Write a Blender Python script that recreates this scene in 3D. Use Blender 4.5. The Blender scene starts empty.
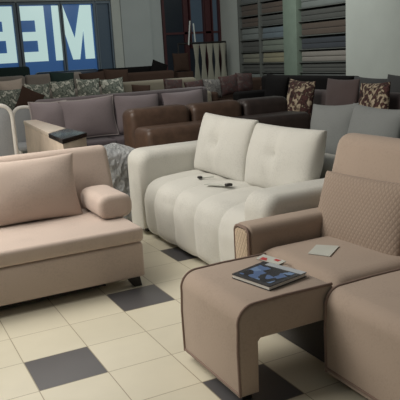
import bpy, bmesh, math, random
from math import sin, cos, pi, radians, atan2, sqrt
from mathutils import Vector, Matrix, noise

random.seed(7)
SC = bpy.context.scene
COL = SC.collection
S = 0.825            # drawing unit -> metres (a floor tile is 0.4 units = 0.33 m)
TILE = 0.4 * S

# ------------------------------------------------------------------ camera
PITCH, YAW, ROLL, HEIGHT = 0.2232, 0.4616, -0.056, 4.4171 * 0.4
fw = Vector((sin(YAW) * cos(PITCH), cos(YAW) * cos(PITCH), -sin(PITCH)))
rt = Vector((cos(YAW), -sin(YAW), 0))
up = rt.cross(fw)
c_, s_ = cos(ROLL), sin(ROLL)
rt, up = rt * c_ + up * s_, up * c_ - rt * s_
cam_data = bpy.data.cameras.new('camera')
cam = bpy.data.objects.new('camera', cam_data)
COL.objects.link(cam)
cam.matrix_world = Matrix(((rt.x, up.x, -fw.x, 0), (rt.y, up.y, -fw.y, 0), (rt.z, up.z, -fw.z, HEIGHT * S), (0, 0, 0, 1)))
cam_data.sensor_width = 36
cam_data.lens = 36 * 650 / 400
cam_data.clip_end = 200
SC.camera = cam

# ------------------------------------------------------------------ world, lamps, exposure
world = bpy.data.worlds.new('world')
SC.world = world
world.use_nodes = True
bg = world.node_tree.nodes['Background']
bg.inputs[0].default_value = (0.78, 0.82, 0.80, 1)
bg.inputs[1].default_value = 0.13

def lamp(name, loc, size, power, color, target=None, sy=None):
    d = bpy.data.lights.new(name, 'AREA')
    d.shape = 'RECTANGLE'
    d.size = size * S
    d.size_y = (sy or size) * S
    d.energy = power
    d.color = color
    o = bpy.data.objects.new(name, d)
    COL.objects.link(o)
    o.location = Vector(loc) * S
    if target is not None:
        v = (Vector(target) - Vector(loc)).normalized()
        o.rotation_euler = v.to_track_quat('-Z', 'Y').to_euler()
    return o

lamp('ceiling_or_fill_light', (0.2, 6.3, 4.0), 2.4, 90, (1.0, 0.95, 0.87), (0.9, 5.0, 0))
lamp('ceiling_or_fill_light', (-1.9, 4.6, 3.9), 2.2, 100, (1.0, 0.95, 0.87), (0.8, 3.6, 0))
lamp('ceiling_or_fill_light', (2.4, 10.6, 4.2), 2.2, 26, (1.0, 0.95, 0.88), (2.8, 10.4, 0))
lamp('ceiling_or_fill_light', (6.3, 11.8, 4.4), 2.4, 75, (0.95, 1.0, 0.96), (8.3, 13.3, 1.6))  # added unseen fill that brightens the back walls, pillars and shelving

SC.view_settings.view_transform = 'Standard'
SC.view_settings.look = 'None'
SC.view_settings.gamma = 1
SC.view_settings.use_curve_mapping = False
SC.view_settings.exposure = 0.0

# ------------------------------------------------------------------ materials
def newmat(name):
    m = bpy.data.materials.new(name)
    m.use_nodes = True
    nt = m.node_tree
    b = nt.nodes['Principled BSDF']
    return m, nt, b

def rgb(c):
    return (c[0], c[1], c[2], 1)

def fabric(name, col, rough=0.9, scale=90, bump=0.15, var=0.07, sheen=0.15):
    m, nt, b = newmat(name)
    tc = nt.nodes.new('ShaderNodeTexCoord')
    n1 = nt.nodes.new('ShaderNodeTexNoise'); n1.inputs['Scale'].default_value = scale; n1.inputs['Detail'].default_value = 3
    n2 = nt.nodes.new('ShaderNodeTexNoise'); n2.inputs['Scale'].default_value = 5; n2.inputs['Detail'].default_value = 3
    nt.links.new(tc.outputs['Object'], n1.inputs['Vector']); nt.links.new(tc.outputs['Object'], n2.inputs['Vector'])
    mx = nt.nodes.new('ShaderNodeMath'); mx.operation = 'ADD'
    nt.links.new(n1.outputs['Fac'], mx.inputs[0]); nt.links.new(n2.outputs['Fac'], mx.inputs[1])
    cr = nt.nodes.new('ShaderNodeValToRGB')
    cr.color_ramp.elements[0].position = 0.6; cr.color_ramp.elements[1].position = 1.4
    cr.color_ramp.elements[0].color = rgb([x * (1 - var) for x in col]); cr.color_ramp.elements[1].color = rgb([min(1, x * (1 + var)) for x in col])
    nt.links.new(mx.outputs[0], cr.inputs[0]); nt.links.new(cr.outputs[0], b.inputs['Base Color'])
    bp = nt.nodes.new('ShaderNodeBump'); bp.inputs['Strength'].default_value = bump; bp.inputs['Distance'].default_value = 0.004
    nt.links.new(n1.outputs['Fac'], bp.inputs['Height']); nt.links.new(bp.outputs[0], b.inputs['Normal'])
    b.inputs['Roughness'].default_value = rough
    b.inputs['Sheen Weight'].default_value = sheen
    b.inputs['Specular IOR Level'].default_value = 0.5 if sheen else 0.1
    return m

def plain(name, col, rough=0.5, metal=0.0, spec=0.5, var=0.06, scale=6):
    m, nt, b = newmat(name)
    tc = nt.nodes.new('ShaderNodeTexCoord')
    n = nt.nodes.new('ShaderNodeTexNoise'); n.inputs['Scale'].default_value = scale; n.inputs['Detail'].default_value = 4
    nt.links.new(tc.outputs['Object'], n.inputs['Vector'])
    cr = nt.nodes.new('ShaderNodeValToRGB')
    cr.color_ramp.elements[0].position = 0.3; cr.color_ramp.elements[1].position = 0.7
    cr.color_ramp.elements[0].color = rgb([x * (1 - var) for x in col]); cr.color_ramp.elements[1].color = rgb([min(1, x * (1 + var)) for x in col])
    nt.links.new(n.outputs['Fac'], cr.inputs[0]); nt.links.new(cr.outputs[0], b.inputs['Base Color'])
    b.inputs['Roughness'].default_value = rough; b.inputs['Metallic'].default_value = metal
    b.inputs['Specular IOR Level'].default_value = spec
    return m

def patterned(name, cols, scale=14, rough=0.9):
    """irregular floral / mottled print: distorted noise through a stepped ramp"""
    m, nt, b = newmat(name)
    tc = nt.nodes.new('ShaderNodeTexCoord')
    n = nt.nodes.new('ShaderNodeTexNoise'); n.inputs['Scale'].default_value = scale; n.inputs['Detail'].default_value = 2
    n.inputs['Distortion'].default_value = 1.6
    nt.links.new(tc.outputs['Object'], n.inputs['Vector'])
    cr = nt.nodes.new('ShaderNodeValToRGB')
    k = len(cols)
    while len(cr.color_ramp.elements) < k:
        cr.color_ramp.elements.new(0.5)
    for i, c in enumerate(cols):
        cr.color_ramp.elements[i].position = 0.33 + 0.34 * i / (k - 1)
        cr.color_ramp.elements[i].color = rgb(c)
    nt.links.new(n.outputs['Fac'], cr.inputs[0]); nt.links.new(cr.outputs[0], b.inputs['Base Color'])
    b.inputs['Roughness'].default_value = rough
    return m

def quilted(name, col, scale=55, axis=(1, 0.0, 0.7), deep=0.8):
    """ribbed diagonal quilting: stripes along a slanted direction, pressed in with a bump"""
    m, nt, b = newmat(name)
    tc = nt.nodes.new('ShaderNodeTexCoord')
    dp = nt.nodes.new('ShaderNodeVectorMath'); dp.operation = 'DOT_PRODUCT'; dp.inputs[1].default_value = axis
    nt.links.new(tc.outputs['Object'], dp.inputs[0])
    mu = nt.nodes.new('ShaderNodeMath'); mu.operation = 'MULTIPLY'; mu.inputs[1].default_value = scale * 2
    nt.links.new(dp.outputs['Value'], mu.inputs[0])
    sn = nt.nodes.new('ShaderNodeMath'); sn.operation = 'SINE'; nt.links.new(mu.outputs[0], sn.inputs[0])
    ab1 = nt.nodes.new('ShaderNodeMath'); ab1.operation = 'ABSOLUTE'; nt.links.new(sn.outputs[0], ab1.inputs[0])
    dp2 = nt.nodes.new('ShaderNodeVectorMath'); dp2.operation = 'DOT_PRODUCT'; dp2.inputs[1].default_value = (axis[0], axis[1], -axis[2] * 1.6)
    nt.links.new(tc.outputs['Object'], dp2.inputs[0])
    mu2 = nt.nodes.new('ShaderNodeMath'); mu2.operation = 'MULTIPLY'; mu2.inputs[1].default_value = scale * 2
    nt.links.new(dp2.outputs['Value'], mu2.inputs[0])
    sn2 = nt.nodes.new('ShaderNodeMath'); sn2.operation = 'SINE'; nt.links.new(mu2.outputs[0], sn2.inputs[0])
    ab2 = nt.nodes.new('ShaderNodeMath'); ab2.operation = 'ABSOLUTE'; nt.links.new(sn2.outputs[0], ab2.inputs[0])
    ab = nt.nodes.new('ShaderNodeMath'); ab.operation = 'MINIMUM'; nt.links.new(ab1.outputs[0], ab.inputs[0]); nt.links.new(ab2.outputs[0], ab.inputs[1])
    cr = nt.nodes.new('ShaderNodeValToRGB')
    cr.color_ramp.elements[0].position = 0.0; cr.color_ramp.elements[1].position = 0.45
    cr.color_ramp.elements[0].color = rgb([x * deep for x in col]); cr.color_ramp.elements[1].color = rgb(col)
    nt.links.new(ab.outputs[0], cr.inputs[0]); nt.links.new(cr.outputs[0], b.inputs['Base Color'])
    bp = nt.nodes.new('ShaderNodeBump'); bp.inputs['Strength'].default_value = 0.45; bp.inputs['Distance'].default_value = 0.004
    nt.links.new(ab.outputs[0], bp.inputs['Height']); nt.links.new(bp.outputs[0], b.inputs['Normal'])
    b.inputs['Roughness'].default_value = 0.85
    b.inputs['Sheen Weight'].default_value = 0.15
    return m

def glow(name, col, strength):
    m, nt, b = newmat(name)
    b.inputs['Base Color'].default_value = rgb([x * 0.5 for x in col])
    b.inputs['Emission Color'].default_value = rgb(col)
    b.inputs['Emission Strength'].default_value = strength
    b.inputs['Roughness'].default_value = 0.3
    return m

def tile_floor():
    m, nt, b = newmat('floor_tiles')
    N, L = nt.nodes, nt.links
    g = N.new('ShaderNodeNewGeometry')
    sp = N.new('ShaderNodeSeparateXYZ'); L.new(g.outputs['Position'], sp.inputs[0])
    def math_(op, a, bb=None):
        n = N.new('ShaderNodeMath'); n.operation = op
        for i, v in enumerate((a, bb)):
            if v is None: continue
            if isinstance(v, (int, float)): n.inputs[i].default_value = v
            else: L.new(v, n.inputs[i])
        return n.outputs[0]
    u = math_('SUBTRACT', math_('DIVIDE', sp.outputs['X'], TILE), 1.5293)
    v = math_('SUBTRACT', 9.3537, math_('DIVIDE', sp.outputs['Y'], TILE))
    iu, iv = math_('FLOOR', u), math_('FLOOR', v)
    fu, fv = math_('SUBTRACT', u, iu), math_('SUBTRACT', v, iv)
    eu = math_('LESS_THAN', math_('FLOORED_MODULO', iu, 2), 0.5)
    ev = math_('LESS_THAN', math_('FLOORED_MODULO', iv, 2), 0.5)
    es = math_('LESS_THAN', math_('FLOORED_MODULO', math_('ADD', iu, iv), 4), 0.5)
    dark = math_('MULTIPLY', math_('MULTIPLY', eu, ev), es)
    def edge(f):
        return math_('MINIMUM', f, math_('SUBTRACT', 1.0, f))
    grout = math_('LESS_THAN', math_('MINIMUM', edge(fu), edge(fv)), 0.007)
    cid = N.new('ShaderNodeCombineXYZ'); L.new(iu, cid.inputs[0]); L.new(iv, cid.inputs[1])
    wn = N.new('ShaderNodeTexWhiteNoise'); wn.noise_dimensions = '3D'; L.new(cid.outputs[0], wn.inputs['Vector'])
    nz = N.new('ShaderNodeTexNoise'); nz.inputs['Scale'].default_value = 7; nz.inputs['Detail'].default_value = 5
    L.new(g.outputs['Position'], nz.inputs['Vector'])
    val = math_('ADD', math_('MULTIPLY', wn.outputs['Value'], 0.06), math_('MULTIPLY', nz.outputs['Fac'], 0.10))
    val = math_('ADD', val, 0.92)
    def mix(fac, a, bb):
        n = N.new('ShaderNodeMix'); n.data_type = 'RGBA'
        L.new(fac, n.inputs[0])
        for i, q in ((6, a), (7, bb)):
            if isinstance(q, tuple): n.inputs[i].default_value = rgb(q)
            else: L.new(q, n.inputs[i])
        return n.outputs[2]
    base = mix(dark, (0.66, 0.615, 0.485), (0.085, 0.083, 0.087))
    col = mix(grout, base, (0.34, 0.29, 0.20))
    hs = N.new('ShaderNodeHueSaturation'); L.new(col, hs.inputs['Color']); L.new(val, hs.inputs['Value'])
    L.new(hs.outputs[0], b.inputs['Base Color'])
    b.inputs['Roughness'].default_value = 0.33
    bp = N.new('ShaderNodeBump'); bp.inputs['Strength'].default_value = 0.3; bp.inputs['Distance'].default_value = 0.002
    L.new(math_('SUBTRACT', 1.0, grout), bp.inputs['Height']); L.new(bp.outputs[0], b.inputs['Normal'])
    return m

M = {}
M['floor'] = tile_floor()
M['pink'] = fabric('powder_beige_velour', (0.50, 0.405, 0.347))
M['beige'] = fabric('cappuccino_velour', (0.35, 0.27, 0.212))
M['beige_quilt'] = quilted('cappuccino_quilted', (0.325, 0.245, 0.188), 62, (0.0, 1.0, 0.55))
M['arm_quilt'] = quilted('arm_front_quilted', (0.52, 0.40, 0.28), 60, (0.0, 1.0, 0.5), 0.55)
M['piping'] = fabric('brown_piping', (0.20, 0.135, 0.105))
M['cream'] = fabric('light_grey_velour', (0.53, 0.52, 0.475))
M['black'] = plain('black_leg', (0.012, 0.010, 0.009), 0.45)
M['shade_base'] = fabric('underside_shade', (0.03, 0.026, 0.023))  # shade below the front sofas, put into the fabric colour
M['leather'] = plain('brown_leather', (0.105, 0.062, 0.042), 0.42, 0, 0.5, 0.2, 12)
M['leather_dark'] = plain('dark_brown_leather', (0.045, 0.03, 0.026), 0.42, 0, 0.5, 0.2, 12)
M['purple'] = fabric('mauve_grey_fabric', (0.27, 0.225, 0.235))
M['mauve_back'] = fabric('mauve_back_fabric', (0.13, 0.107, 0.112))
M['purple_dark'] = fabric('dark_mauve_fabric', (0.10, 0.08, 0.09))
M['purple_pipe'] = fabric('pale_mauve_piping', (0.46, 0.41, 0.40))
M['grey'] = fabric('slate_grey_velour', (0.205, 0.215, 0.21))
M['grey_dark'] = fabric('charcoal_velour', (0.06, 0.06, 0.06))
M['mauve'] = fabric('plum_brown_fabric', (0.115, 0.083, 0.08))
M['floral'] = patterned('brown_floral_print', [(0.035, 0.02, 0.018), (0.12, 0.05, 0.045), (0.035, 0.02, 0.018), (0.50, 0.40, 0.28), (0.62, 0.52, 0.38)], 11)
M['green_print'] = patterned('grey_green_print', [(0.04, 0.05, 0.045), (0.20, 0.22, 0.18), (0.05, 0.06, 0.05), (0.40, 0.40, 0.34), (0.50, 0.49, 0.42)], 9)
M['red_print'] = patterned('dark_red_print', [(0.02, 0.012, 0.012), (0.055, 0.018, 0.016), (0.025, 0.016, 0.016), (0.075, 0.05, 0.045)], 12)
M['white_print'] = patterned('black_white_print', [(0.03, 0.03, 0.03), (0.16, 0.15, 0.14), (0.05, 0.045, 0.045), (0.22, 0.20, 0.18)], 14)
M['taupe'] = fabric('taupe_fabric', (0.20, 0.17, 0.145))
M['beige_pale'] = fabric('pale_taupe_fabric', (0.36, 0.30, 0.25))
M['khaki'] = fabric('khaki_fabric', (0.15, 0.13, 0.095))
M['dkgreen'] = fabric('dark_green_fabric', (0.022, 0.036, 0.032), sheen=0)
M['dkbrown'] = fabric('dark_brown_fabric', (0.045, 0.027, 0.02), sheen=0)
M['navy'] = plain('navy_leatherette', (0.015, 0.03, 0.06), 0.35)
M['blackfab'] = fabric('black_fabric', (0.008, 0.007, 0.007), sheen=0)
M['wood'] = plain('pale_wood', (0.74, 0.61, 0.49), 0.45, 0, 0.5, 0.08, 9)
M['wood_light'] = plain('pale_wood_top', (0.80, 0.68, 0.56), 0.35, 0, 0.5, 0.08, 9)
M['tray'] = plain('black_gloss_tray', (0.02, 0.014, 0.014), 0.25)
M['creamframe'] = plain('cream_lacquer', (0.72, 0.69, 0.64), 0.35)
M['chairgrey'] = fabric('pale_grey_fabric', (0.30, 0.31, 0.32))
M['wall'] = plain('grey_wall_paint', (0.50, 0.52, 0.48), 0.8, 0, 0.3, 0.04, 2)
M['pillar'] = plain('grey_pillar_paint', (0.42, 0.45, 0.44), 0.8, 0, 0.3, 0.04, 2)
M['maroon'] = plain('maroon_frame', (0.06, 0.016, 0.018), 0.5)
M['mullion'] = plain('grey_mullion', (0.13, 0.17, 0.21), 0.5)
M['letter'] = glow('backlit_letter_film', (0.62, 0.83, 0.80), 0.62)
M['bluefilm'] = glow('blue_window_film', (0.045, 0.13, 0.33), 0.42)
M['dimglass'] = glow('dusk_window', (0.05, 0.075, 0.10), 0.30)
M['darkglass'] = glow('dark_window', (0.012, 0.016, 0.022), 0.25)
M['hang'] = fabric('hanging_linen', (0.26, 0.25, 0.20))
M['stick'] = plain('pale_stick', (0.5, 0.52, 0.5), 0.5)
M['page'] = plain('paper_pages', (0.70, 0.68, 0.62), 0.7)
M['card'] = plain('white_card', (0.52, 0.53, 0.48), 0.6)
M['red'] = plain('red_print_ink', (0.45, 0.05, 0.05), 0.6)
M['shelfpost'] = plain('sage_shelf_post', (0.20, 0.25, 0.20), 0.6)
M['shelf'] = plain('grey_shelf_board', (0.12, 0.125, 0.115), 0.6)

def plastic():
    m, nt, b = newmat('clear_plastic_wrap')
    b.inputs['Base Color'].default_value = (0.80, 0.84, 0.86, 1)
    b.inputs['Roughness'].default_value = 0.12
    b.inputs['Alpha'].default_value = 0.38
    tc = nt.nodes.new('ShaderNodeTexCoord')
    n = nt.nodes.new('ShaderNodeTexNoise'); n.inputs['Scale'].default_value = 16; n.inputs['Distortion'].default_value = 2.0
    nt.links.new(tc.outputs['Object'], n.inputs['Vector'])
    bp = nt.nodes.new('ShaderNodeBump'); bp.inputs['Strength'].default_value = 1.0; bp.inputs['Distance'].default_value = 0.03
    nt.links.new(n.outputs['Fac'], bp.inputs['Height']); nt.links.new(bp.outputs[0], b.inputs['Normal'])
    return m
M['plastic'] = plastic()

def cover_mat():
    m, nt, b = newmat('magazine_cover')
    tc = nt.nodes.new('ShaderNodeTexCoord')
    v = nt.nodes.new('ShaderNodeTexVoronoi'); v.distance = 'CHEBYCHEV'; v.inputs['Scale'].default_value = 22
    nt.links.new(tc.outputs['Object'], v.inputs['Vector'])
    sp = nt.nodes.new('ShaderNodeSeparateColor'); nt.links.new(v.outputs['Color'], sp.inputs[0])
    cr = nt.nodes.new('ShaderNodeValToRGB'); cr.color_ramp.interpolation = 'CONSTANT'
    cols = [(0.02, 0.022, 0.028), (0.09, 0.15, 0.30), (0.015, 0.015, 0.02), (0.16, 0.25, 0.42)]
    while len(cr.color_ramp.elements) < 4: cr.color_ramp.elements.new(0.5)
    for i, c in enumerate(cols):
        cr.color_ramp.elements[i].position = i * 0.27; cr.color_ramp.elements[i].color = rgb(c)
    nt.links.new(sp.outputs[0], cr.inputs[0]); nt.links.new(cr.outputs[0], b.inputs['Base Color'])
    b.inputs['Roughness'].default_value = 0.25
    return m
M['cover_pic'] = cover_mat()
M['cover'] = plain('dark_glossy_cover', (0.035, 0.035, 0.04), 0.25)
M['cover_band'] = plain('pale_cover_band', (0.42, 0.45, 0.48), 0.3)

# ------------------------------------------------------------------ object helpers
def thing(name, label, cat, loc, group=None):
    o = bpy.data.objects.new(name, None)
    COL.objects.link(o)
    o.empty_display_size = 0.1
    o.location = Vector(loc) * S
    o['label'] = label; o['category'] = cat
    if group: o['group'] = group
    return o

def tag(o, label, cat, group=None):
    o['label'] = label; o['category'] = cat
    if group: o['group'] = group
    return o

def world_loc(o):
    v = Vector(o.location)
    p = o.parent
    while p:
        v += p.location; p = p.parent
    return v

class MB:
    def __init__(self):
        self.bm = bmesh.new()
    def add(self, bm, mat=None):
        if mat is not None:
            bmesh.ops.transform(bm, matrix=mat, verts=bm.verts)
        me = bpy.data.meshes.new('tmp'); bm.to_mesh(me); bm.free()
        self.bm.from_mesh(me); bpy.data.meshes.remove(me)
        return self
    def box(self, x0, x1, y0, y1, z0, z1, r=0.0, seg=3, mat=None):
        b = bmesh.new()
        bmesh.ops.create_cube(b, size=1)
        for v in b.verts:
            v.co = Vector((x0 + (v.co.x + .5) * (x1 - x0), y0 + (v.co.y + .5) * (y1 - y0), z0 + (v.co.z + .5) * (z1 - z0)))
        if r > 0:
            r = min(r, 0.48 * min(x1 - x0, y1 - y0, z1 - z0))
            bmesh.ops.bevel(b, geom=b.edges[:], offset=r, segments=seg, profile=0.5, affect='EDGES')
        return self.add(b, mat)
    def prism(self, pts, axis, lo, hi, r=0.0, seg=3, mat=None, only_caps=False):
        """closed 2-D outline pushed along x ('x': pts are y,z) or y ('y': pts are x,z) or z ('z': pts are x,y)"""
        b = bmesh.new()
        def P(p, t):
            return {'x': (t, p[0], p[1]), 'y': (p[0], t, p[1]), 'z': (p[0], p[1], t)}[axis]
        A = [b.verts.new(P(p, lo)) for p in pts]; B = [b.verts.new(P(p, hi)) for p in pts]
        n = len(pts)
        b.faces.new(A); b.faces.new(B[::-1])
        for i in range(n):
            b.faces.new((A[i], B[i], B[(i + 1) % n], A[(i + 1) % n]))
        bmesh.ops.recalc_face_normals(b, faces=b.faces)
        if r > 0:
            if only_caps:
                ed = [e for e in b.edges if (e.verts[0] in A) == (e.verts[1] in A)]
            else:
                ed = b.edges[:]
            bmesh.ops.bevel(b, geom=ed, offset=r, segments=seg, profile=0.5, affect='EDGES', clamp_overlap=True)
        return self.add(b, mat)
    def tube(self, pts, r, n=8, closed=False, mat=None):
        b = bmesh.new()
        pts = [Vector(p) for p in pts]
        rings = []
        prev = None
        m = len(pts)
        for i, p in enumerate(pts):
            if closed:
                d = pts[(i + 1) % m] - pts[i - 1]
            else:
                d = pts[min(i + 1, m - 1)] - pts[max(i - 1, 0)]
            d.normalize()
            a = prev if prev is not None else (Vector((0, 0, 1)) if abs(d.z) < 0.9 else Vector((1, 0, 0)))
            e1 = (a - d * a.dot(d)).normalized(); prev = e1
            e2 = d.cross(e1)
            rr = r[i] if isinstance(r, (list, tuple)) else r
            rings.append([b.verts.new(p + (e1 * cos(2 * pi * k / n) + e2 * sin(2 * pi * k / n)) * rr) for k in range(n)])
        for i in range(m if closed else m - 1):
            A, B = rings[i], rings[(i + 1) % m]
            for k in range(n):
                b.faces.new((A[k], A[(k + 1) % n], B[(k + 1) % n], B[k]))
        if not closed:
            b.faces.new(rings[0][::-1]); b.faces.new(rings[-1])
        bmesh.ops.recalc_face_normals(b, faces=b.faces)
        return self.add(b, mat)
    def pillow(self, w, h, t, mat, pinch=0.06, p=0.42, n=22, dent=None, wob=0.012, seed=0.0):
        """stuffed cushion: width along x, height along z, thickness along y, corners pulled out"""
        b = bmesh.new()
        us = [sin((2 * i / n - 1) * pi / 2) for i in range(n + 1)]
        def pt(u, v, s):
            x = w / 2 * u * (1 - pinch * (1 - v * v)); z = h / 2 * v * (1 - pinch * (1 - u * u))
            th = t / 2 * max(0.0, (1 - u ** 2) * (1 - v ** 2)) ** p
            if dent: th -= dent(u, v)
            th = max(th, 0.0)
            k = noise.noise(Vector((u * 1.7 + seed, v * 1.7, s * 3 + seed))) * wob * min(1, th / (t / 2) * 2)
            return Vector((x, s * (th + k), z))
        g = {}
        for s in (-1, 1):
            for i, u in enumerate(us):
                for j, v in enumerate(us):
                    brd = i in (0, n) or j in (0, n)
                    if brd and s == 1:
                        g[(s, i, j)] = g[(-1, i, j)]
                    else:
                        g[(s, i, j)] = b.verts.new(pt(u, v, s))
            for i in range(n):
                for j in range(n):
                    q = [g[(s, i, j)], g[(s, i + 1, j)], g[(s, i + 1, j + 1)], g[(s, i, j + 1)]]
                    b.faces.new(q if s == -1 else q[::-1])
        return self.add(b, mat)
    def surf(self, fn, nu, nv, close=False):
        b = bmesh.new()
        g = [[b.verts.new(fn(i / nu, j / nv)) for j in range(nv + 1)] for i in range(nu + 1)]
        for i in range(nu):
            for j in range(nv):
                b.faces.new((g[i][j], g[i + 1][j], g[i + 1][j + 1], g[i][j + 1]))
        if close:
            for rim in (g[0], g[-1][::-1], [r[0] for r in g][::-1], [r[-1] for r in g]):
                pass
            b.faces.new([g[i][0] for i in range(nu + 1)])
            b.faces.new([g[i][nv] for i in range(nu, -1, -1)])
            b.faces.new([g[0][j] for j in range(nv, -1, -1)] + []) if False else None
        bmesh.ops.recalc_face_normals(b, faces=b.faces)
        return self.add(b)
    def build(self, name, mat, parent=None, smooth=True, label=None):
        bm = self.bm
        base = world_loc(parent) if parent else None
        if parent is None:
            lo = Vector((min(v.co.x for v in bm.verts) + max(v.co.x for v in bm.verts), min(v.co.y for v in bm.verts) + max(v.co.y for v in bm.verts), 2 * min(v.co.z for v in bm.verts))) / 2
            base = lo * S
        for v in bm.verts:
            v.co = v.co * S - base
        me = bpy.data.meshes.new(name)
        bm.to_mesh(me); bm.free()
        for p in me.polygons: p.use_smooth = smooth
        if smooth:
            me.set_sharp_from_angle(angle=radians(50))
        me.materials.append(mat)
        o = bpy.data.objects.new(name, me)
        COL.objects.link(o)
        if parent: o.parent = parent
        else: o.location = base
        if label: o['label'] = label
        return o

def struct(o):
    o['kind'] = 'structure'
    return o

def place(loc, facing='S', tilt=0.0, roll=0.0, yaw=0.0):
    """matrix for a cushion: facing S looks to -y, W looks to -x; tilt leans its top backwards"""
    rz = 0 if facing == 'S' else -pi / 2
    return Matrix.Translation(Vector(loc)) @ Matrix.Rotation(rz + yaw, 4, 'Z') @ Matrix.Rotation(-tilt, 4, 'X') @ Matrix.Rotation(roll, 4, 'Y')

def arc(cx, cy, r, a0, a1, n=6):
    return [(cx + r * cos(radians(a0 + (a1 - a0) * i / n)), cy + r * sin(radians(a0 + (a1 - a0) * i / n))) for i in range(n + 1)]

# ------------------------------------------------------------------ the room
struct(MB().box(-9, 14, -4, 19, -0.1, 0).build('floor', M['floor'], smooth=False))
YB = 17.5            # back wall
XR = 10.0            # right wall
PL = 0.32            # low platform under the rear rows
struct(MB().box(-4, 8.9, 12.28, YB, 0, PL, 0.01).build('trim_1', M['shelf'], smooth=False))
MB_ = MB().box(-6, 6.3, YB, YB + 0.3, 0, 1.30).box(-6, 6.3, YB, YB + 0.3, 3.26, 5.0)
struct(MB_.build('wall_back', M['pillar'], smooth=False))
struct(MB().box(6.31, 6.56, YB - 0.06, YB + 0.3, 0, 5).build('trim_2', M['wall'], smooth=False))
struct(MB().box(6.56, 7.42, YB - 0.12, YB + 0.3, 0, 5).build('trim_3', M['pillar'], smooth=False))
struct(MB().box(7.42, 7.83, YB + 0.05, YB + 0.4, 0, 5).build('trim_4', M['pillar'], smooth=False))
struct(MB().box(9.72, 10.05, 16.3, YB, 0, 5).build('trim_5', M['wall'], smooth=False))
struct(MB().box(XR, XR + 0.3, -2, YB, 0, 5).build('wall_right', M['wall'], smooth=False))
struct(MB().box(9.45, XR + 0.02, 8.0, 11.47, 0, 5).build('wall_right_pier', M['wall'], smooth=False))

# left window band with blue film, one pane per bay, mullions between
def window(n, x0, x1, z0, z1, y, glass, frame, fw_=0.06, bars=()):
    g = MB().box(x0, x1, y + 0.1, y + 0.12, z0, z1).build('window_%d' % n, glass, smooth=False)
    struct(g)
    f = MB().box(x0 - fw_, x0 + 0.01, y - 0.01, y + 0.16, z0, z1).box(x1 - 0.01, x1 + fw_, y - 0.01, y + 0.16, z0, z1)
    f.box(x0 - fw_, x1 + fw_, y, y + 0.15, z1 - 0.02, z1 + 0.06)
    f.box(x0 - fw_, x1 + fw_, y, y + 0.15, z0 - 0.06, z0 + 0.01)
    for (a, b, za, zb) in bars: f.box(a, b, y + 0.02, y + 0.13, za, zb)
    f.build('window_frame', frame, g, smooth=False)
    return g
K = YB / 15.0
window(1, 1.4 * K, 3.17 * K, 1.35, 3.22, YB, M['bluefilm'], M['mullion'])
window(2, 3.29 * K, 4.185 * K, 1.35, 3.22, YB, M['bluefilm'], M['mullion'], 0.05)
window(3, 4.255 * K, 5.0 * K, 1.35, 3.22, YB, M['bluefilm'], M['mullion'], 0.05)
window(4, 5.06 * K, 5.38 * K, 1.35, 3.22, YB, M['dimglass'], M['mullion'], 0.03)

# reversed shop letters on the film, seen from inside
ZL0, ZL1 = 1.76, 3.17
YL = YB + 0.045
def letter(parts, label, who):
    mb = MB()
    for p in parts:
        if len(p) == 4 and not isinstance(p[0], tuple):
            mb.box(p[0] * K, p[1] * K, YL, YL + 0.03, p[2], p[3])
        else:
            mb.prism([(a * K, b) for a, b in p], 'y', YL, YL + 0.03)
    return tag(mb.build('window_letter', M['letter'], smooth=False), label, 'letter', 'shop letters on the window')
H = ZL1 - ZL0
# M (its own mirror image)
x0, x1 = 4.02, 4.94
letter([[(x0, ZL0), (x0 + .24, ZL0), (x0 + .24, ZL1 - .62), (x0 + .40, ZL0), (x0 + .56, ZL0), (x1 - .22, ZL1 - .62), (x1 - .22, ZL0), (x1, ZL0), (x1, ZL1), (x1 - .26, ZL1), (x0 + .48, ZL0 + .55), (x0 + .26, ZL1), (x0, ZL1)]],
       'pale glowing letter M on the blue window film', 'M')
# reversed E: spine on the right, arms to the left
x0, x1 = 3.30, 3.84
letter([[(x1, ZL0), (x1, ZL1), (x0, ZL1), (x0, ZL1 - .30 * H * .85), (x1 - .22, ZL1 - .30 * H * .85), (x1 - .22, ZL1 - .46 * H), (x0 + .02, ZL1 - .46 * H),
         (x0 + .02, ZL0 + .38 * H), (x1 - .20, ZL0 + .38 * H), (x1 - .20, ZL0 + .18 * H), (x0, ZL0 + .18 * H), (x0, ZL0)]],
       'pale glowing reversed letter E left of the letter M', 'E')
# reversed B-like letter cut by the left edge
x0, x1 = 2.40, 3.14
letter([[(x1, ZL0), (x1, ZL1), (x0, ZL1), (x0, ZL1 - .26 * H), (x1 - .24, ZL1 - .26 * H), (x1 - .24, ZL1 - .44 * H), (x0, ZL1 - .44 * H),
         (x0, ZL0 + .40 * H), (x1 - .20, ZL0 + .40 * H), (x1 - .20, ZL0 + .18 * H), (x0, ZL0 + .18 * H), (x0, ZL0)],
        (x0 - .2, x0 + .0, ZL0, ZL0 + .56 * H)],
       'pale glowing reversed letter at the left end of the window', 'B')

# dark glazed bay with maroon frames between the pillars
gx0, gx1 = 7.9, 9.68
window(5, gx0, gx1, 0.9, 3.6, YB, M['darkglass'], M['maroon'], 0.06,
       bars=((8.52, 8.66, 0.9, 3.6), (9.22, 9.40, 0.9, 3.6), (gx0, gx1, 2.30, 2.36)))
window(6, 8.72, 9.16, 1.95, 3.3, YB - 0.02, M['dimglass'], M['maroon'], 0.02)
window(7, 9.44, 9.66, 2.0, 3.3, YB - 0.02, M['dimglass'], M['maroon'], 0.02)

# ------------------------------------------------------------------ generic pieces
def leg(parent, x, y, z0, z1, r0=0.02, r1=0.03, dx=0, dy=0, mat='black'):
    n = 8
    return MB().tube([(x + dx, y + dy, z0), (x, y, z1)], [r0, r1], 10).build('leg', M[mat], parent)

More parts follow.
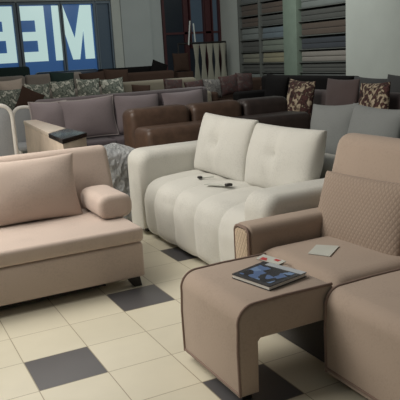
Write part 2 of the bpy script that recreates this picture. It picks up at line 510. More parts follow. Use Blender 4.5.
def pil(name, label, cat, mat, loc, w, h, t, facing='S', tilt=0.2, roll=0.0, yaw=0.0, group=None, pipe=None, **kw):
    """one loose cushion; with piping along the seam it becomes a thing with a part"""
    mx = place(loc, facing, tilt, roll, yaw)
    o = MB().pillow(w, h, t, mx, seed=random.random() * 20, **kw).build(name, mat)
    tag(o, label, cat, group)
    if pipe:
        pin = kw.get('pinch', 0.06)
        pts = []
        for k in range(4):
            for i in range(12):
                s = -1 + 2 * i / 12
                u, v = [(s, -1), (1, s), (-s, 1), (-1, -s)][k]
                pts.append(mx @ Vector((w / 2 * u * (1 - pin * (1 - v * v)), 0, h / 2 * v * (1 - pin * (1 - u * u)))))
        MB().tube(pts, 0.012, 6, closed=True).build('piping', pipe, o)
    return o

def couch(name, label, x0, y0, z0, length, depth, seat_h, back_h, mats, facing='S', arms=(0.22, 0.22), arm_h=None, seats=2, cat='sofa', group=None, backs=None, arm_front=True):
    """plain upholstered sofa: base, seat cushions, backrest, arms, legs. u runs along its length, v from front to back"""
    def B(u0, u1, v0, v1, w0, w1, r):
        if facing == 'S': return MB().box(x0 + u0, x0 + u1, y0 + v0, y0 + v1, z0 + w0, z0 + w1, r)
        return MB().box(x0 + v0, x0 + v1, y0 + u0, y0 + u1, z0 + w0, z0 + w1, r)
    cx, cy = (x0 + length / 2, y0 + depth / 2) if facing == 'S' else (x0 + depth / 2, y0 + length / 2)
    t = thing(name, label, cat, (cx, cy, z0), group)
    bm_, sm, km = mats
    B(0.02, length - 0.02, 0.04, depth - 0.02, 0.07, seat_h - 0.16, 0.03).build('base', bm_, t)
    a0, a1 = arms
    n = seats
    for i in range(n):
        w = (length - a0 - a1) / n
        B(a0 + i * w + 0.005, a0 + (i + 1) * w - 0.005, 0, depth - 0.25, seat_h - 0.17, seat_h, 0.05).build('seat_cushion', sm, t)
    nb = backs or 1
    for i in range(nb):
        w = length / nb
        B(i * w + 0.004, (i + 1) * w - 0.004, depth - 0.28, depth, 0.1, back_h, 0.07).build('backrest', km, t)
    ah = arm_h or seat_h + 0.2
    if a0: B(0, a0, 0.0, depth - 0.05, 0.07, ah, 0.06).build('arm', bm_, t)
    if a1: B(length - a1, length, 0.0, depth - 0.05, 0.07, ah, 0.06).build('arm', bm_, t)
    for u in (0.1, length - 0.1):
        for v in (0.1, depth - 0.1):
            B(u - .03, u + .03, v - .03, v + .03, 0, 0.075, 0.005).build('leg', M['black'], t)
    return t

# ------------------------------------------------------------------ powder-pink sofa bed, left foreground
LX0, LX1 = -0.35, 1.755
t = thing('sofa_bed', 'powder-beige sofa bed with flat seat and black legs at the left front', 'sofa', ((LX0 + LX1) / 2, 5.15, 0))
MB().box(LX0, LX1 - 0.01, 4.535, 5.74, 0.085, 0.362, 0.022).build('base', M['pink'], t)
MB().box(LX0, LX1, 4.525, 5.5, 0.366, 0.485, 0.032, 4).build('seat', M['pink'], t)
MB().prism([(5.40, 0.36), (5.47, 0.70), (5.55, 0.93)] + arc(5.625, 0.93, 0.072, 165, 60) + [(5.80, 0.93), (5.82, 0.60), (5.78, 0.30), (5.42, 0.25)], 'x', LX0 + 0.02, LX1 + 0.115, 0.055, 4, only_caps=True).build('backrest', M['pink'], t)
MB().box(LX0 + 0.06, LX1 - 0.30, 4.66, 5.68, 0.03, 0.10).build('underframe', M['shade_base'], t, label='underframe coloured dark as shade')  # added sub-base, coloured near-black to give the shade band under the sofa
for x, y, dx in ((1.66, 4.60, 0.03), (LX0 + 0.1, 4.60, -0.03), (1.66, 5.6, 0.03), (LX0 + 0.1, 5.6, -0.03)):
    MB().prism([(x - .06, .09), (x + .05, .09), (x + dx + .035, 0), (x + dx - .03, 0)], 'y', y - .03, y + .03, 0.004).build('leg', M['black'], t)

pil('cushion', 'large powder-beige square cushion leaning on the left sofa bed', 'cushion', M['pink'], (1.055, 5.325, 0.738), 0.90, 0.545, 0.26, 'S', 0.30, 0.012, 0.02, pinch=0.07, p=0.5,
    dent=lambda u, v: 0.022 * math.exp(-((u + 0.9) ** 2) / 0.05 - ((v + 0.1) ** 2) / 0.01) * 2)
# D-shaped bolster, lying front to back
bo = MB().prism([(1.675 + 0.145 * math.copysign(abs(cos(2 * pi * k / 36)) ** 0.62, cos(2 * pi * k / 36)), 0.585 + 0.10 * math.copysign(abs(sin(2 * pi * k / 36)) ** 0.7, sin(2 * pi * k / 36))) for k in range(36)], 'y', 4.885, 5.43, 0.045, 4, only_caps=True).build('bolster', M['pink'])
tag(bo, 'short powder-beige bolster lying on the right end of the sofa bed', 'bolster')

# ------------------------------------------------------------------ light grey two-cushion sofa, middle
t = thing('sofa', 'light grey channel-tufted sofa standing in the middle', 'sofa', (2.9, 4.9, 0))
seams = [3.90, 4.345, 4.775, 5.19, 5.615, 5.87]
prof = [(2.315, 0.06), (2.285, 0.12), (2.27, 0.25), (2.268, 0.38), (2.285, 0.46), (2.32, 0.525), (2.385, 0.572), (2.48, 0.595), (2.62, 0.612), (2.85, 0.622), (3.15, 0.628)]
def prof_at(s):
    s *= len(prof) - 1
    i = min(int(s), len(prof) - 2); f = s - i
    p0 = Vector(prof[max(i - 1, 0)]); p1 = Vector(prof[i]); p2 = Vector(prof[i + 1]); p3 = Vector(prof[min(i + 2, len(prof) - 1)])
    q = 0.5 * ((2 * p1) + (p2 - p0) * f + (2 * p0 - 5 * p1 + 4 * p2 - p3) * f * f + (3 * p1 - p0 - 3 * p2 + p3) * f ** 3)
    d = (p2 - p0) * (1 - f) + (p3 - p1) * f
    d.normalize()
    return q, Vector((-d.y, d.x))
def seat_fn(a, b):
    q, nrm = prof_at(a)
    y = 3.90 + (5.872 - 3.90) * b
    dmin = min(abs(y - s) for s in seams)
    g = min(1.0, dmin / 0.20)
    off = -0.042 * (1 - g) ** 2.8 * min(1, 0.35 + a * 4) + 0.005 * noise.noise(Vector((y * 4, a * 9, 0)))
    off *= 1 - 0.5 * min(1, max(0, (a - 0.5) / 0.2))
    q = q + nrm * off
    return Vector((q.x, y, q.y))
MB().surf(seat_fn, 60, 220).build('seat', M['cream'], t)
MB().box(2.36, 3.3, 3.7, 6.1, 0.055, 0.46, 0.02).build('base', M['cream'], t)
MB().prism([(2.285, 0.06), (2.285, 0.70)] + arc(2.42, 0.715, 0.135, 178, 92, 6) + [(2.9, 0.852), (3.42, 0.85), (3.42, 0.06)], 'y', 5.868, 6.275, 0.085, 4, only_caps=True).build('arm', M['cream'], t)
MB().prism([(2.285, 0.06), (2.285, 0.64)] + arc(2.42, 0.655, 0.135, 178, 92, 6) + [(2.9, 0.792), (3.42, 0.79), (3.42, 0.06)], 'y', 3.615, 3.945, 0.07, 4, only_caps=True).build('arm', M['cream'], t)
MB().box(3.16, 3.46, 3.63, 6.25, 0.07, 0.88, 0.08, 4).build('backrest', M['cream'], t)
for x in (2.40, 3.35):
    for y in (3.75, 6.05): MB().box(x - .03, x + .03, y - .03, y + .03, 0, .06, .004).build('leg', M['black'], t)
def vdent(u, v):
    return 0.028 * math.exp(-(u ** 2) / 0.004) * (1 - v * v) ** 0.5 + 0.03 * math.exp(-(u ** 2 + (v - 0.1) ** 2) / 0.03)
pil('back_cushion', 'left light grey back cushion of the middle sofa, nearer its far arm', 'cushion', M['cream'], (2.965, 5.375, 0.885), 0.94, 0.58, 0.27, 'W', 0.27, 0.02, 0.03, 'back cushions of the light grey sofa', pinch=0.035, p=0.33, dent=vdent)
pil('back_cushion', 'right light grey back cushion of the middle sofa, nearer the quilted pillow', 'cushion', M['cream'], (2.99, 4.44, 0.865), 1.0, 0.56, 0.28, 'W', 0.27, -0.01, -0.02, 'back cushions of the light grey sofa', pinch=0.035, p=0.33, dent=vdent)
# small paper tags lying on its seat
def scrap(name, label, pts, z, th, mat, cat, group=None, slope=0.0):
    b = MB().prism(pts, 'z', z, z + th)
    return tag(b.build(name, mat, smooth=False), label, cat, group)
t2 = thing('price_tag', 'pale paper tag with a dark clip on the grey seat', 'tag', (2.62, 4.89, 0.622))
MB().prism([(2.54, 5.01), (2.59, 5.03), (2.70, 4.86), (2.65, 4.83)], 'z', 0.626, 0.632).build('paper', M['card'], t2, smooth=False)
MB().box(2.655, 2.715, 4.80, 4.85, 0.624, 0.648, 0.01).build('clip', M['black'], t2)
t2 = thing('price_tag', 'tiny dark clip with a thread near the left back cushion of the grey sofa', 'tag', (2.66, 5.30, 0.62))
MB().box(2.635, 2.675, 5.29, 5.335, 0.622, 0.646, 0.01).build('clip', M['black'], t2)
MB().tube([(2.67, 5.30, 0.63), (2.72, 5.26, 0.636), (2.77, 5.25, 0.634)], 0.006, 6).build('thread', M['card'], t2)

# ------------------------------------------------------------------ beige corner sofa, right foreground
t = thing('sofa', 'cappuccino sofa with quilted cushions and pull-out seat at the right', 'sofa', (2.5, 2.4, 0))
# arm: box with a rounded top running back, quilted front inset
MB().prism([(3.375, 0.05), (3.375, 0.62)] + arc(3.43, 0.63, 0.055, 180, 95, 5) + arc(3.515, 0.63, 0.055, 85, 0, 5) + [(3.57, 0.05)], 'x', 2.02, 2.95, 0.02, 3, only_caps=True).build('arm', M['beige'], t)
MB().prism([(3.40, 0.06), (3.40, 0.62)] + arc(3.435, 0.615, 0.04, 170, 95, 4) + arc(3.51, 0.615, 0.04, 85, 10, 4) + [(3.545, 0.06)], 'x', 2.004, 2.03, 0.004).build('arm_front_panel', M['arm_quilt'], t, label='quilted diamond front panel of the arm')
pp = [(2.012, 3.388, 0.06), (2.012, 3.388, 0.60)] + [(2.012, a, b) for a, b in arc(3.435, 0.62, 0.05, 170, 95, 5)] + [(2.012, a, b) for a, b in arc(3.51, 0.62, 0.05, 85, 10, 5)] + [(2.012, 3.558, 0.06)]
MB().tube(pp, 0.011, 6).build('piping', M['piping'], t)
MB().prism([(1.05, 0.05), (1.05, 0.62)] + arc(1.105, 0.63, 0.055, 180, 95, 5) + arc(1.19, 0.63, 0.055, 85, 0, 5) + [(1.25, 0.05)], 'x', 2.02, 2.95, 0.02, 3, only_caps=True).build('arm', M['beige'], t)
# plinth; its dark colour stands in for shade on the seat base
MB().box(2.10, 3.1, 2.585, 3.37, 0.0, 0.36, 0.01).build('plinth', M['shade_base'], t, label='underframe coloured dark as shade')
# seat behind the pulled-out section, slightly crowned
def seat1(a, b):
    x = 2.068 + 0.84 * a; y = 2.60 + 0.775 * b
    ea = min(1, a / 0.12) if a < .5 else 1; eb = min(1, min(b, 1 - b) / 0.13)
    z = 0.485 + 0.062 * (1 - (1 - ea) ** 2) ** .5 * (1 - (1 - eb) ** 2) ** .5 + 0.008 * sin(pi * b)
    return Vector((x, y, z))
MB().surf(seat1, 30, 30).box(2.07, 2.92, 2.61, 3.37, 0.36, 0.49, 0.01).build('seat', M['beige'], t)
# pull-out front section: waterfall bench with an end panel
top = 0.535
outl = [(1.465, 0.045), (1.462, 0.30), (1.468, 0.42)] + arc(1.565, 0.437, 0.098, 175, 92, 8) + [(1.75, top + .004), (2.03, top), (2.055, top - .012), (2.062, top - .04), (2.062, 0.34), (1.60, 0.34), (1.585, 0.325), (1.58, 0.045)]
po = MB().prism(outl, 'y', 2.605, 3.262, 0.018, 3, only_caps=True).build('pull_out_seat', M['beige'], t)
edge = [(1.465, 0.05), (1.462, 0.30), (1.468, 0.42)] + arc(1.565, 0.437, 0.098, 175, 92, 8) + [(1.75, top + .004), (2.05, top)]
for y in (2.612, 3.255):
    MB().tube([(a, y, b) for a, b in edge], 0.0085, 8).build('piping', M['piping'], po)
MB().tube([(1.466, 2.62, 0.06), (1.466, 3.25, 0.06)], 0.0085, 8).build('piping', M['piping'], po)
for y in (2.68, 3.19):
    MB().box(1.50, 1.56, y - .03, y + .03, 0, 0.05, 0.004).build('foot', M['black'], po)
# fixed right seat with the same waterfall front
outl2 = [(1.99, 0.05), (1.985, 0.30), (1.992, 0.41)] + arc(2.085, 0.43, 0.095, 175, 92, 8) + [(2.3, top - .006), (2.92, top - .012), (2.92, 0.05)]
ro = MB().prism(outl2, 'y', 1.26, 2.597, 0.018, 3, only_caps=True).build('seat', M['beige'], t)
edge2 = [(1.99, 0.055), (1.985, 0.30), (1.992, 0.41)] + arc(2.085, 0.43, 0.095, 175, 92, 8) + [(2.3, top - .006), (2.86, top - .012)]
MB().tube([(a, 2.588, b) for a, b in edge2], 0.0085, 8).build('piping', M['piping'], ro)
MB().tube([(1.990, 2.58, 0.075), (1.990, 1.27, 0.075)], 0.0085, 8).build('piping', M['piping'], ro)
for y in (1.4, 2.5):
    MB().box(2.04, 2.10, y - .03, y + .03, 0, 0.055, 0.004).build('foot', M['black'], t)
# back frame and two tall back cushions
MB().box(2.92, 3.2, 1.05, 3.57, 0.05, 0.86, 0.05, 4).build('backrest', M['beige'], t)
def tall(y0, y1):
    w = y1 - y0
    mb = MB().box(-w / 2, w / 2, -0.13, 0.13, -0.36, 0.36, 0.10, 5, place((2.86, (y0 + y1) / 2, 0.82), 'W', 0.28, 0.0))
    return mb
tall(2.60, 3.56).build('back_cushion', M['beige'], t)
tall(1.62, 2.585).build('back_cushion', M['beige'], t)
pil('quilted_pillow', 'cappuccino quilted pillow nearer the arm of the right sofa', 'pillow', M['beige_quilt'], (2.675, 3.11, 0.70), 0.80, 0.50, 0.17, 'W', 0.28, -0.02, 0.02, 'quilted pillows of the right sofa', pinch=0.025, p=0.3, wob=0.006)
pil('quilted_pillow', 'second cappuccino quilted pillow, cut by the right edge of the photo', 'pillow', M['beige_quilt'], (2.68, 2.27, 0.70), 0.80, 0.50, 0.17, 'W', 0.28, 0.0, 0.0, 'quilted pillows of the right sofa', pinch=0.025, p=0.3, wob=0.006)

# magazine, leaflet and card
ZB = top + 0.006
bk = [(1.644, 2.982), (1.899, 3.07), (2.003, 2.762), (1.689, 2.706)]
bk = [(1.655, 2.985), (1.915, 3.065), (2.000, 2.765), (1.715, 2.700)]
t = thing('magazine', 'glossy magazine with blue and black cover on the pull-out seat', 'magazine', (1.82, 2.88, ZB))
def inset(q, k):
    cx = sum(p[0] for p in q) / 4; cy = sum(p[1] for p in q) / 4
    return [(cx + (p[0] - cx) * k, cy + (p[1] - cy) * k) for p in q]
def quad(u0, u1, v0, v1):
    def P(u, v):
        a = [bk[0][i] + (bk[1][i] - bk[0][i]) * v for i in (0, 1)]; b = [bk[3][i] + (bk[2][i] - bk[3][i]) * v for i in (0, 1)]
        return (a[0] + (b[0] - a[0]) * u, a[1] + (b[1] - a[1]) * u)
    return [P(u0, v0), P(u0, v1), P(u1, v1), P(u1, v0)]
MB().prism(inset(bk, 0.975), 'z', ZB + .003, ZB + 0.020).build('pages', M['page'], t, smooth=False)
MB().prism(bk, 'z', ZB + 0.020, ZB + 0.0245).prism(bk, 'z', ZB, ZB + 0.003).build('cover', M['cover'], t, smooth=False)
MB().prism(quad(0.10, 0.90, 0.12, 0.80), 'z', ZB + 0.0245, ZB + 0.0255).build('cover_picture', M['cover_pic'], t, smooth=False)
MB().prism(quad(0.15, 1.0, 0.84, 1.0), 'z', ZB + 0.0245, ZB + 0.0256).build('cover_band', M['cover_band'], t, smooth=False)
t = thing('leaflet', 'small white leaflet with red print behind the magazine', 'leaflet', (2.02, 3.13, ZB))
lf = [(1.94, 3.19), (2.02, 3.235), (2.055, 3.04), (1.985, 3.015)]
MB().prism(lf, 'z', ZB, ZB + 0.004).build('paper', M['card'], t, smooth=False)
MB().prism([(1.945, 3.165), (1.985, 3.185), (1.995, 3.15), (1.965, 3.115)], 'z', ZB + 0.004, ZB + 0.0048).build('red_print', M['red'], t, smooth=False)
MB().prism([(2.005, 3.10), (2.03, 3.11), (2.04, 3.07), (2.01, 3.06)], 'z', ZB + 0.004, ZB + 0.0048).build('red_print', M['red'], t, smooth=False)
tag(MB().prism([(2.215, 3.045), (2.36, 3.155), (2.455, 3.05), (2.285, 2.925)], 'z', 0.5565, 0.562, 0.001).build('price_card', M['card'], smooth=False), 'white price card lying on the seat below the quilted pillow', 'card')

# ------------------------------------------------------------------ plastic-wrapped bundle between the two front sofas
t = thing('wrapped_bundle', 'bundle in crumpled clear plastic between the pink and grey sofas', 'bundle', (2.32, 6.60, 0))
MB().box(2.12, 2.48, 6.48, 6.76, 0.0, 0.74, 0.06, 3).build('bundle', M['dkbrown'], t)
def wrap(a, b):
    th = 2 * pi * a; z = b * 0.87
    q = Vector((cos(th) * 2.2, sin(th) * 2.2, z * 4.5))
    ridge = 1 - 2 * abs(noise.noise(q)) ** 0.7
    ridge2 = 1 - 2 * abs(noise.noise(q * 2.3 + Vector((5, 1, 2)))) ** 0.7
    r = 1 + 0.10 * ridge + 0.06 * ridge2
    sq = 1 / max(abs(cos(th)), abs(sin(th))) ** 0.75
    k = r * sq * (1 if b < 0.84 else max(0.05, 1 - ((b - 0.84) / 0.16) ** 2))
    return Vector((2.30 + 0.235 * k * cos(th), 6.63 + 0.20 * k * sin(th), z))
MB().surf(wrap, 110, 70).build('plastic_wrap', M['plastic'], t)

# ------------------------------------------------------------------ pale wood console with a black tray top
t = thing('console', 'long pale wood console with a black tray top behind the sofa bed', 'console', (2.1, 8.4, 0))
MB().prism([(1.905, 7.22), (2.315, 7.66), (2.27, 8.36), (2.275, 10.05), (2.09, 10.05), (1.94, 7.98)], 'z', 0.0, 0.84, 0.006).build('body', M['wood'], t)
MB().prism([(1.945, 7.99), (2.27, 8.37), (2.28, 10.06), (2.085, 10.06)], 'z', 0.84, 0.90, 0.008).build('top', M['wood_light'], t)
MB().prism([(1.90, 7.21), (2.325, 7.65), (2.28, 8.37), (1.938, 7.98)], 'z', 0.842, 0.895, 0.006).build('tray', M['tray'], t, label='black gloss tray top')

# ------------------------------------------------------------------ two pale chairs at the left edge
def chair(label, x, y, yaw, w, top_):
    t = thing('armchair', label, 'chair', (x, y, 0), 'pale chairs by the console')
    R_ = Matrix.Translation((x, y, 0)) @ Matrix.Rotation(yaw, 4, 'Z')
    fr = [(-w / 2, 0, 0.42), (-w / 2, 0.0, top_ - 0.16)] + [(a, 0.0, b) for a, b in arc(-w / 2 + 0.14, top_ - 0.16, 0.14, 180, 90, 6)] + [(a, 0.0, b) for a, b in arc(w / 2 - 0.14, top_ - 0.16, 0.14, 90, 0, 6)] + [(w / 2, 0, 0.42)]
    MB().tube(fr, 0.035, 10, mat=R_).build('back_frame', M['creamframe'], t)
    ins = [(p[0] * 0.9, p[2]) for p in fr]
    MB().prism(ins, 'y', -0.03, 0.03, 0.01, 2, R_).build('backrest', M['chairgrey'], t)
    MB().box(-w / 2, w / 2, -0.5, 0.04, 0.40, 0.50, 0.04, 3, R_).build('seat', M['chairgrey'], t)
    for a in (-w / 2 + .03, w / 2 - .03):
        for b in (-0.46, 0.0):
            MB().tube([R_ @ Vector((a, b, 0)), R_ @ Vector((a, b, 0.42))], [0.018, 0.028], 8).build('leg', M['creamframe'], t)
    return t
chair('pale grey chair with cream frame cut by the left edge of the photo', 1.31, 8.15, 0.25, 0.52, 1.28)
chair('pale grey chair with cream frame beside the wood console', 2.25, 10.75, -0.15, 0.34, 1.07)

# ------------------------------------------------------------------ mauve sofa row behind the console
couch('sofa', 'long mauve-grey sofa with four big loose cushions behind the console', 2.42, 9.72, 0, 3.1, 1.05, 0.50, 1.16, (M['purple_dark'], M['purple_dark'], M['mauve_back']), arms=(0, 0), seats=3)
for i, (xc, w, dz, lab) in enumerate(((2.53, 0.60, 0.0, 'mauve-grey cushion with pale piping at the left end of the mauve sofa'), (3.15, 0.92, 0.0, 'big mauve-grey cushion, second from the left on the mauve sofa'),
                                      (4.02, 0.84, 0.0, 'big mauve-grey cushion, third from the left on the mauve sofa'), (4.87, 0.80, 0.0, 'mauve-grey cushion at the right end of the mauve sofa above the brown leather'))):
    pil('cushion', lab, 'cushion', M['purple'], (xc, 10.24 - 0.05 * (i % 2), 0.83), w, 0.64, 0.28, 'S', 0.16, 0.03 * (-1) ** i, 0.03 * (-1) ** i, 'mauve cushions', pipe=M['purple_pipe'] if i < 2 else M['purple_dark'], pinch=0.08, p=0.55)

# ------------------------------------------------------------------ brown leather sofa behind the grey one
t = thing('leather_sofa', 'brown leather sofa with three back cushions behind the light grey sofa', 'sofa', (4.3, 7.8, 0))
MB().box(2.95, 5.5, 7.45, 8.30, 0.06, 0.42, 0.04).build('base', M['leather'], t)
for x0, x1, zt in ((2.99, 3.88, 1.09), (3.895, 4.70, 1.085), (4.715, 5.48, 1.08)):
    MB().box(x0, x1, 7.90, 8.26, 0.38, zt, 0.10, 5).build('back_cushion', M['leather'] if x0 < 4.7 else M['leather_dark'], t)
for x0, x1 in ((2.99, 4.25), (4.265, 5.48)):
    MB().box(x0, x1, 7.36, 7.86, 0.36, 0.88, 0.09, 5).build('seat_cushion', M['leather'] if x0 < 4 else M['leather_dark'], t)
for x in (3.05, 5.42):
    for y in (7.5, 8.2): MB().box(x - .03, x + .03, y - .03, y + .03, 0, .065, .004).build('leg', M['black'], t)

# ------------------------------------------------------------------ slate grey sofa behind the light grey one, right
couch('sofa', 'slate grey sofa with big loose cushions behind the light grey sofa', 3.95, 3.4, 0, 2.75, 1.0, 0.52, 0.92, (M['grey'], M['grey'], M['grey']), 'W', arms=(0.2, 0.2), arm_h=0.66, seats=3)
pil('cushion', 'slate grey cushion on the left of the slate grey sofa', 'cushion', M['grey'], (4.42, 5.60, 0.86), 0.68, 0.60, 0.26, 'W', 0.22, -0.05, 0.1, 'slate grey cushions', pinch=0.08, p=0.5)
pil('cushion', 'slate grey cushion, second from the left on the slate grey sofa', 'cushion', M['grey'], (4.44, 4.98, 0.86), 0.82, 0.60, 0.26, 'W', 0.22, 0.03, -0.05, 'slate grey cushions', pinch=0.08, p=0.5)
pil('cushion', 'slate grey cushion at the right edge of the photo', 'cushion', M['grey'], (4.42, 4.22, 0.84), 0.72, 0.60, 0.22, 'W', 0.22, 0.0, 0.0, 'slate grey cushions', pinch=0.05)

# plum sofa with floral cushions behind that
couch('sofa', 'plum-brown sofa carrying the floral cushions at the right rear', 5.85, 6.0, 0, 3.25, 1.0, 0.56, 1.05, (M['mauve'], M['mauve'], M['mauve']), 'W', arms=(0.2, 0.0), arm_h=0.7, seats=3)
pil('cushion', 'brown floral cushion beside the black sofa', 'cushion', M['floral'], (6.24, 8.74, 0.85), 0.56, 0.80, 0.22, 'W', 0.15, 0.08, 0.2, 'floral cushions')
pil('cushion', 'plain plum cushion between the two floral cushions', 'cushion', M['mauve'], (6.36, 7.83, 0.92), 0.74, 0.70, 0.20, 'W', 0.12, 0.0, 0.0)
pil('cushion', 'brown floral cushion above the slate grey cushions', 'cushion', M['floral'], (6.33, 7.10, 0.90), 0.66, 0.66, 0.22, 'W', 0.15, -0.05, -0.1, 'floral cushions')
couch('sofa', 'charcoal sofa against the grey wall at the far right', 7.2, 5.2, 0, 3.9, 1.0, 0.54, 1.0, (M['grey_dark'], M['grey_dark'], M['grey_dark']), 'W', arms=(0, 0), seats=3)
pil('cushion', 'charcoal cushion behind the right floral cushion', 'cushion', M['grey_dark'], (7.5, 8.45, 0.88), 1.0, 0.66, 0.2, 'W', 0.15, 0.03, 0.0, 'charcoal cushions')
pil('cushion', 'charcoal cushion below the grey wall pier', 'cushion', M['grey_dark'], (7.48, 7.55, 0.88), 1.05, 0.72, 0.22, 'W', 0.15, 0.05, 0.1, 'charcoal cushions')
pil('cushion', 'charcoal cushion at the right edge below the grey wall', 'cushion', M['grey'], (7.44, 6.75, 0.86), 0.95, 0.66, 0.22, 'W', 0.15, 0.0, 0.0, 'charcoal cushions')
# black sofa
couch('sofa', 'black sofa behind the brown leather sofa', 7.0, 9.25, 0, 3.0, 1.0, 0.6, 1.2, (M['blackfab'], M['blackfab'], M['blackfab']), 'W', arms=(0.25, 0.25), arm_h=0.9, seats=3)
pil('cushion', 'black cushion standing up on the black sofa', 'cushion', M['blackfab'], (7.5, 11.3, 0.93), 0.8, 0.62, 0.2, 'W', 0.1, 0.1, 0.0)

# ------------------------------------------------------------------ rows on the platform
couch('sofa', 'dark grey-green sofa with printed cushions behind the mauve sofa', 2.0, 12.3, PL, 2.75, 0.95, 0.44, 0.86, (M['dkgreen'], M['dkgreen'], M['taupe']), arms=(0.2, 0.15), seats=3)
for i, (xc, w, h, z, m, lab) in enumerate((
        (2.35, 0.62, 0.54, 1.03, 'green_print', 'grey-green printed cushion at the left end of the printed row'),
        (2.50, 0.50, 0.44, 1.24, 'beige_pale', 'plain taupe cushion behind the left printed cushion'),
        (2.96, 0.50, 0.52, 1.10, 'green_print', 'grey-green printed cushion, second in the printed row'),
        (3.46, 0.49, 0.54, 1.12, 'green_print', 'grey-green printed cushion, third in the printed row'),
        (3.97, 0.50, 0.54, 1.12, 'green_print', 'grey-green printed cushion, fourth in the printed row'),
        (4.48, 0.50, 0.52, 1.10, 'green_print', 'grey-green printed cushion at the right end of the printed row'))):
    pil('cushion', lab, 'cushion', M[m], (xc, 12.72 + (0.14 if m == 'beige_pale' else -0.05), z), w, h, 0.2, 'S', 0.2, 0.05 * (-1) ** i, 0.05 * (-1) ** i, 'printed cushions', pinch=0.09, p=0.55)
pil('cushion', 'dark brown cushion tipped on its corner at the left', 'cushion', M['dkbrown'], (2.74, 12.44, 1.04), 0.46, 0.46, 0.14, 'S', 0.2, 0.5, 0.1)
couch('sofa', 'khaki sofa with a plain back behind the mauve cushions', 4.80, 12.3, PL, 1.75, 0.95, 0.44, 0.92, (M['khaki'], M['khaki'], M['khaki']), arms=(0.2, 0.2), seats=2)
pil('cushion', 'dark brown cushion on the left end of the khaki sofa', 'cushion', M['dkbrown'], (5.12, 12.75, 1.0), 0.42, 0.36, 0.14, 'S', 0.2, 0.1, 0.0)
couch('sofa', 'dark red sofa with patterned cushions below the hanging cloths', 6.62, 12.4, PL, 1.75, 0.95, 0.40, 0.80, (M['dkbrown'], M['dkbrown'], M['dkbrown']), arms=(0.15, 0.15), seats=2, group=None)
for i, (xc, w, h, z, m, lab) in enumerate(((5.85, 0.46, 0.42, 1.04, 'red_print', 'dark red printed cushion left of the hanging cloths'),
                                           (6.35, 0.44, 0.40, 0.98, 'red_print', 'dark red printed cushion below the left hanging cloth'),
                                           (6.78, 0.46, 0.42, 0.98, 'white_print', 'black and white printed cushion below the hanging cloths'),
                                           (7.2, 0.44, 0.44, 1.02, 'red_print', 'dark red printed cushion below the right hanging cloths'),
                                           (7.6, 0.46, 0.46, 1.04, 'red_print', 'dark red printed cushion against the right pillar'))):
    pil('cushion', lab, 'cushion', M[m], (xc, 12.72, z), w, h, 0.18, 'S', 0.2, 0.08 * (-1) ** i, 0.1 * (-1) ** i, 'dark printed cushions')
# third row
couch('sofa', 'taupe sofa in the row below the window letters', 1.9, 14.0, PL, 2.6, 0.95, 0.5, 1.16, (M['taupe'], M['taupe'], M['taupe']), arms=(0.2, 0.2), seats=3, backs=2)
for i, (xc, w, h, z, m, lab) in enumerate(((3.9, 0.55, 0.42, 1.30, 'dkgreen', 'dark green cushion in the row below the window letter E'),
                                           (4.6, 0.6, 0.42, 1.26, 'dkbrown', 'dark brown cushion in the row below the window letter M'),
                                           (5.15, 0.6, 0.44, 1.28, 'dkbrown', 'dark brown cushion in the row below the right window pane'))):
    pil('cushion', lab, 'cushion', M[m], (xc, 14.28, z), w, h, 0.2, 'S', 0.2, 0.06 * (-1) ** i, 0.0, 'dark cushions below the window')
couch('sofa', 'dark brown sofa in the row below the right window pane', 4.52, 14.0, PL, 2.3, 0.95, 0.5, 1.06, (M['dkbrown'], M['dkbrown'], M['dkbrown']), arms=(0.2, 0.2), seats=2)
# fourth row
couch('sofa', 'dark green sofa directly under the left window letters', 1.7, 15.9, PL, 2.05, 0.95, 0.5, 1.34, (M['dkgreen'], M['dkgreen'], M['dkgreen']), arms=(0.2, 0.2), seats=2)
couch('sofa', 'navy sofa under the window letter M', 3.85, 15.7, PL, 1.6, 0.95, 0.5, 1.18, (M['navy'], M['navy'], M['navy']), arms=(0.2, 0.2), seats=2)
couch('sofa', 'black sofa in front of the left pillar', 5.5, 15.8, PL, 1.9, 0.95, 0.5, 1.16, (M['blackfab'], M['blackfab'], M['blackfab']), arms=(0.2, 0.2), seats=2)
pil('cushion', 'black cushion poking up on the sofa by the left pillar', 'cushion', M['blackfab'], (7.05, 16.2, 1.38), 0.45, 0.42, 0.16, 'S', 0.2, 0.4, 0.0)

# ------------------------------------------------------------------ hanging cloths on a rack, far centre
t = thing('clothes_rack', 'dark metal rack holding the pale hanging cloths', 'rack', (8.55, 16.6, 0))
MB().tube([(7.85, 16.6, 2.02), (9.35, 16.6, 2.02)], 0.025, 8).build('rail', M['black'], t)
for x in (7.85, 9.35):
    MB().tube([(x, 16.6, 0.02), (x, 16.6, 2.02)], 0.022, 8).build('post', M['black'], t)
    MB().box(x - .03, x + .03, 16.35, 16.85, 0, 0.03, .004).build('foot', M['black'], t)
for i, pos in enumerate(('leftmost', 'second', 'middle', 'fourth', 'rightmost')):
    xc = 8.40 + i * 0.215
    def cloth(a, b, xc=xc, i=i):
        z = 1.99 - 1.0 * b
        hw = 0.05 + 0.055 * abs(2 * b - 0.95) ** 1.2
        return Vector((xc + hw * cos(2 * pi * a), 16.6 + 0.035 * sin(2 * pi * a) + 0.012 * sin(9 * a + i), z))
    tag(MB().surf(cloth, 20, 16).build('hanging_cloth', M['hang'], smooth=True), '%s of the five pale cloths gathered at the waist on the rack' % pos, 'cloth', 'pale hanging cloths')
for x0, x1, z0, z1, lab in ((8.15, 8.23, 1.98, 2.62, 'slanted white stick left of the hanging cloths'), (8.36, 8.33, 2.05, 2.55, 'upright white stick above the left hanging cloth')):
    tag(MB().tube([(x0, 16.55, z0), (x1, 16.55, z1)], 0.022, 8).build('stick', M['stick']), lab, 'stick')
t = thing('cabinet', 'dark cabinet in the shade left of the hanging cloths', 'cabinet', (7.72, 16.15, 0))
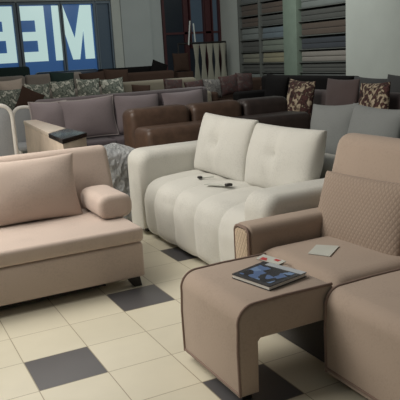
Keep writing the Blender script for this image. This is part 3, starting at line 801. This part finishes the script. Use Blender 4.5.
MB().box(7.48, 7.95, 15.95, 16.38, 0.05, 1.28, 0.01).build('body', M['dkbrown'], t)
for a, b in ((7.49, 7.712), (7.718, 7.94)):
    d = MB().box(a, b, 15.93, 15.955, 0.08, 1.26, 0.004).build('door', M['dkbrown'], t)
    MB().box((a + b) / 2 - .01, (a + b) / 2 + .01, 15.90, 15.93, 0.7, 0.8, 0.004).build('handle', M['stick'], d)
pil('cushion', 'dim reddish-brown cushion propped at the left of the dark bay', 'cushion', M['dkbrown'], (7.72, 16.2, 1.53), 0.48, 0.5, 0.16, 'S', 0.1, 0.0, 0.0)

# ------------------------------------------------------------------ shelving with folded fabrics on the right wall
t = thing('shelving', 'tall grey shelving unit full of fabrics against the right wall', 'shelving', (9.75, 13.9, 0))
cols3 = [(16.2, 15.2), (15.15, 14.0), (13.4, 11.55)]
levels = [0.88, 1.16, 1.40, 1.70, 2.02, 2.36, 2.66, 2.98, 3.3]
for y0, y1 in ((16.2, 16.26), (15.14, 15.20), (13.42, 13.98), (11.48, 11.54)):
    MB().box(9.58 if y1 - y0 < .2 else 9.54, 9.98, y0, y1, 0, 3.4, .004).build('upright', M['shelfpost'] if y1 - y0 > .2 else M['shelf'], t)
for z in levels:
    MB().box(9.60, 9.97, 11.5, 16.24, z - 0.02, z, .003).build('shelf_board', M['shelf'], t)
MB().box(9.97, 9.99, 11.5, 16.24, 0, 3.4).build('back_panel', M['shelf'], t)
tints = {'brown': (0.09, 0.065, 0.05), 'gray': (0.17, 0.185, 0.175), 'dark': (0.075, 0.075, 0.068), 'olive': (0.20, 0.195, 0.15), 'blue': (0.12, 0.15, 0.17), 'green': (0.16, 0.18, 0.145),
         'yellow': (0.25, 0.225, 0.145), 'navy': (0.04, 0.045, 0.055), 'pale': (0.24, 0.215, 0.19), 'slate': (0.11, 0.115, 0.11)}
for k, c in tints.items(): M['f_' + k] = fabric('folded_%s_fabric' % k, c)
grid = [['gray', 'slate', 'slate'], ['dark', 'dark', 'dark'], ['olive', 'yellow', 'pale'], ['dark', 'green', 'navy'], ['gray', 'blue', 'brown'], ['brown', 'dark', 'dark'], ['brown', 'brown', 'gray'], ['slate', 'slate', 'slate']]
colname = ('left', 'middle', 'right'); rown = ('lowest', 'second', 'third', 'fourth', 'fifth', 'sixth', 'seventh', 'top')
words = {'gray': 'grey', 'slate': 'slate grey', 'dark': 'charcoal', 'olive': 'olive grey', 'yellow': 'mustard', 'pale': 'pale beige', 'green': 'sage', 'navy': 'navy', 'blue': 'blue-grey', 'brown': 'brown'}
for r, row in enumerate(grid):
    for c, k in enumerate(row):
        y1, y0 = cols3[c]
        hgt = (levels[r + 1] - levels[r] - 0.022) * random.uniform(0.82, 0.96)
        mb = MB()
        n = 2
        for i in range(n):
            j = random.uniform(-.015, .015)
            mb.box(9.63 + abs(j), 9.95, y0 + 0.03 + abs(j), y1 - 0.03 - abs(j), levels[r] + hgt * i / n, levels[r] + hgt * (i + 1) / n, 0.03)
        tag(mb.build('fabric_stack', M['f_' + k]), '%s folded fabric on the %s shelf of the %s bay' % (words[k], rown[r], colname[c]), 'fabric', 'folded fabrics on the shelving')
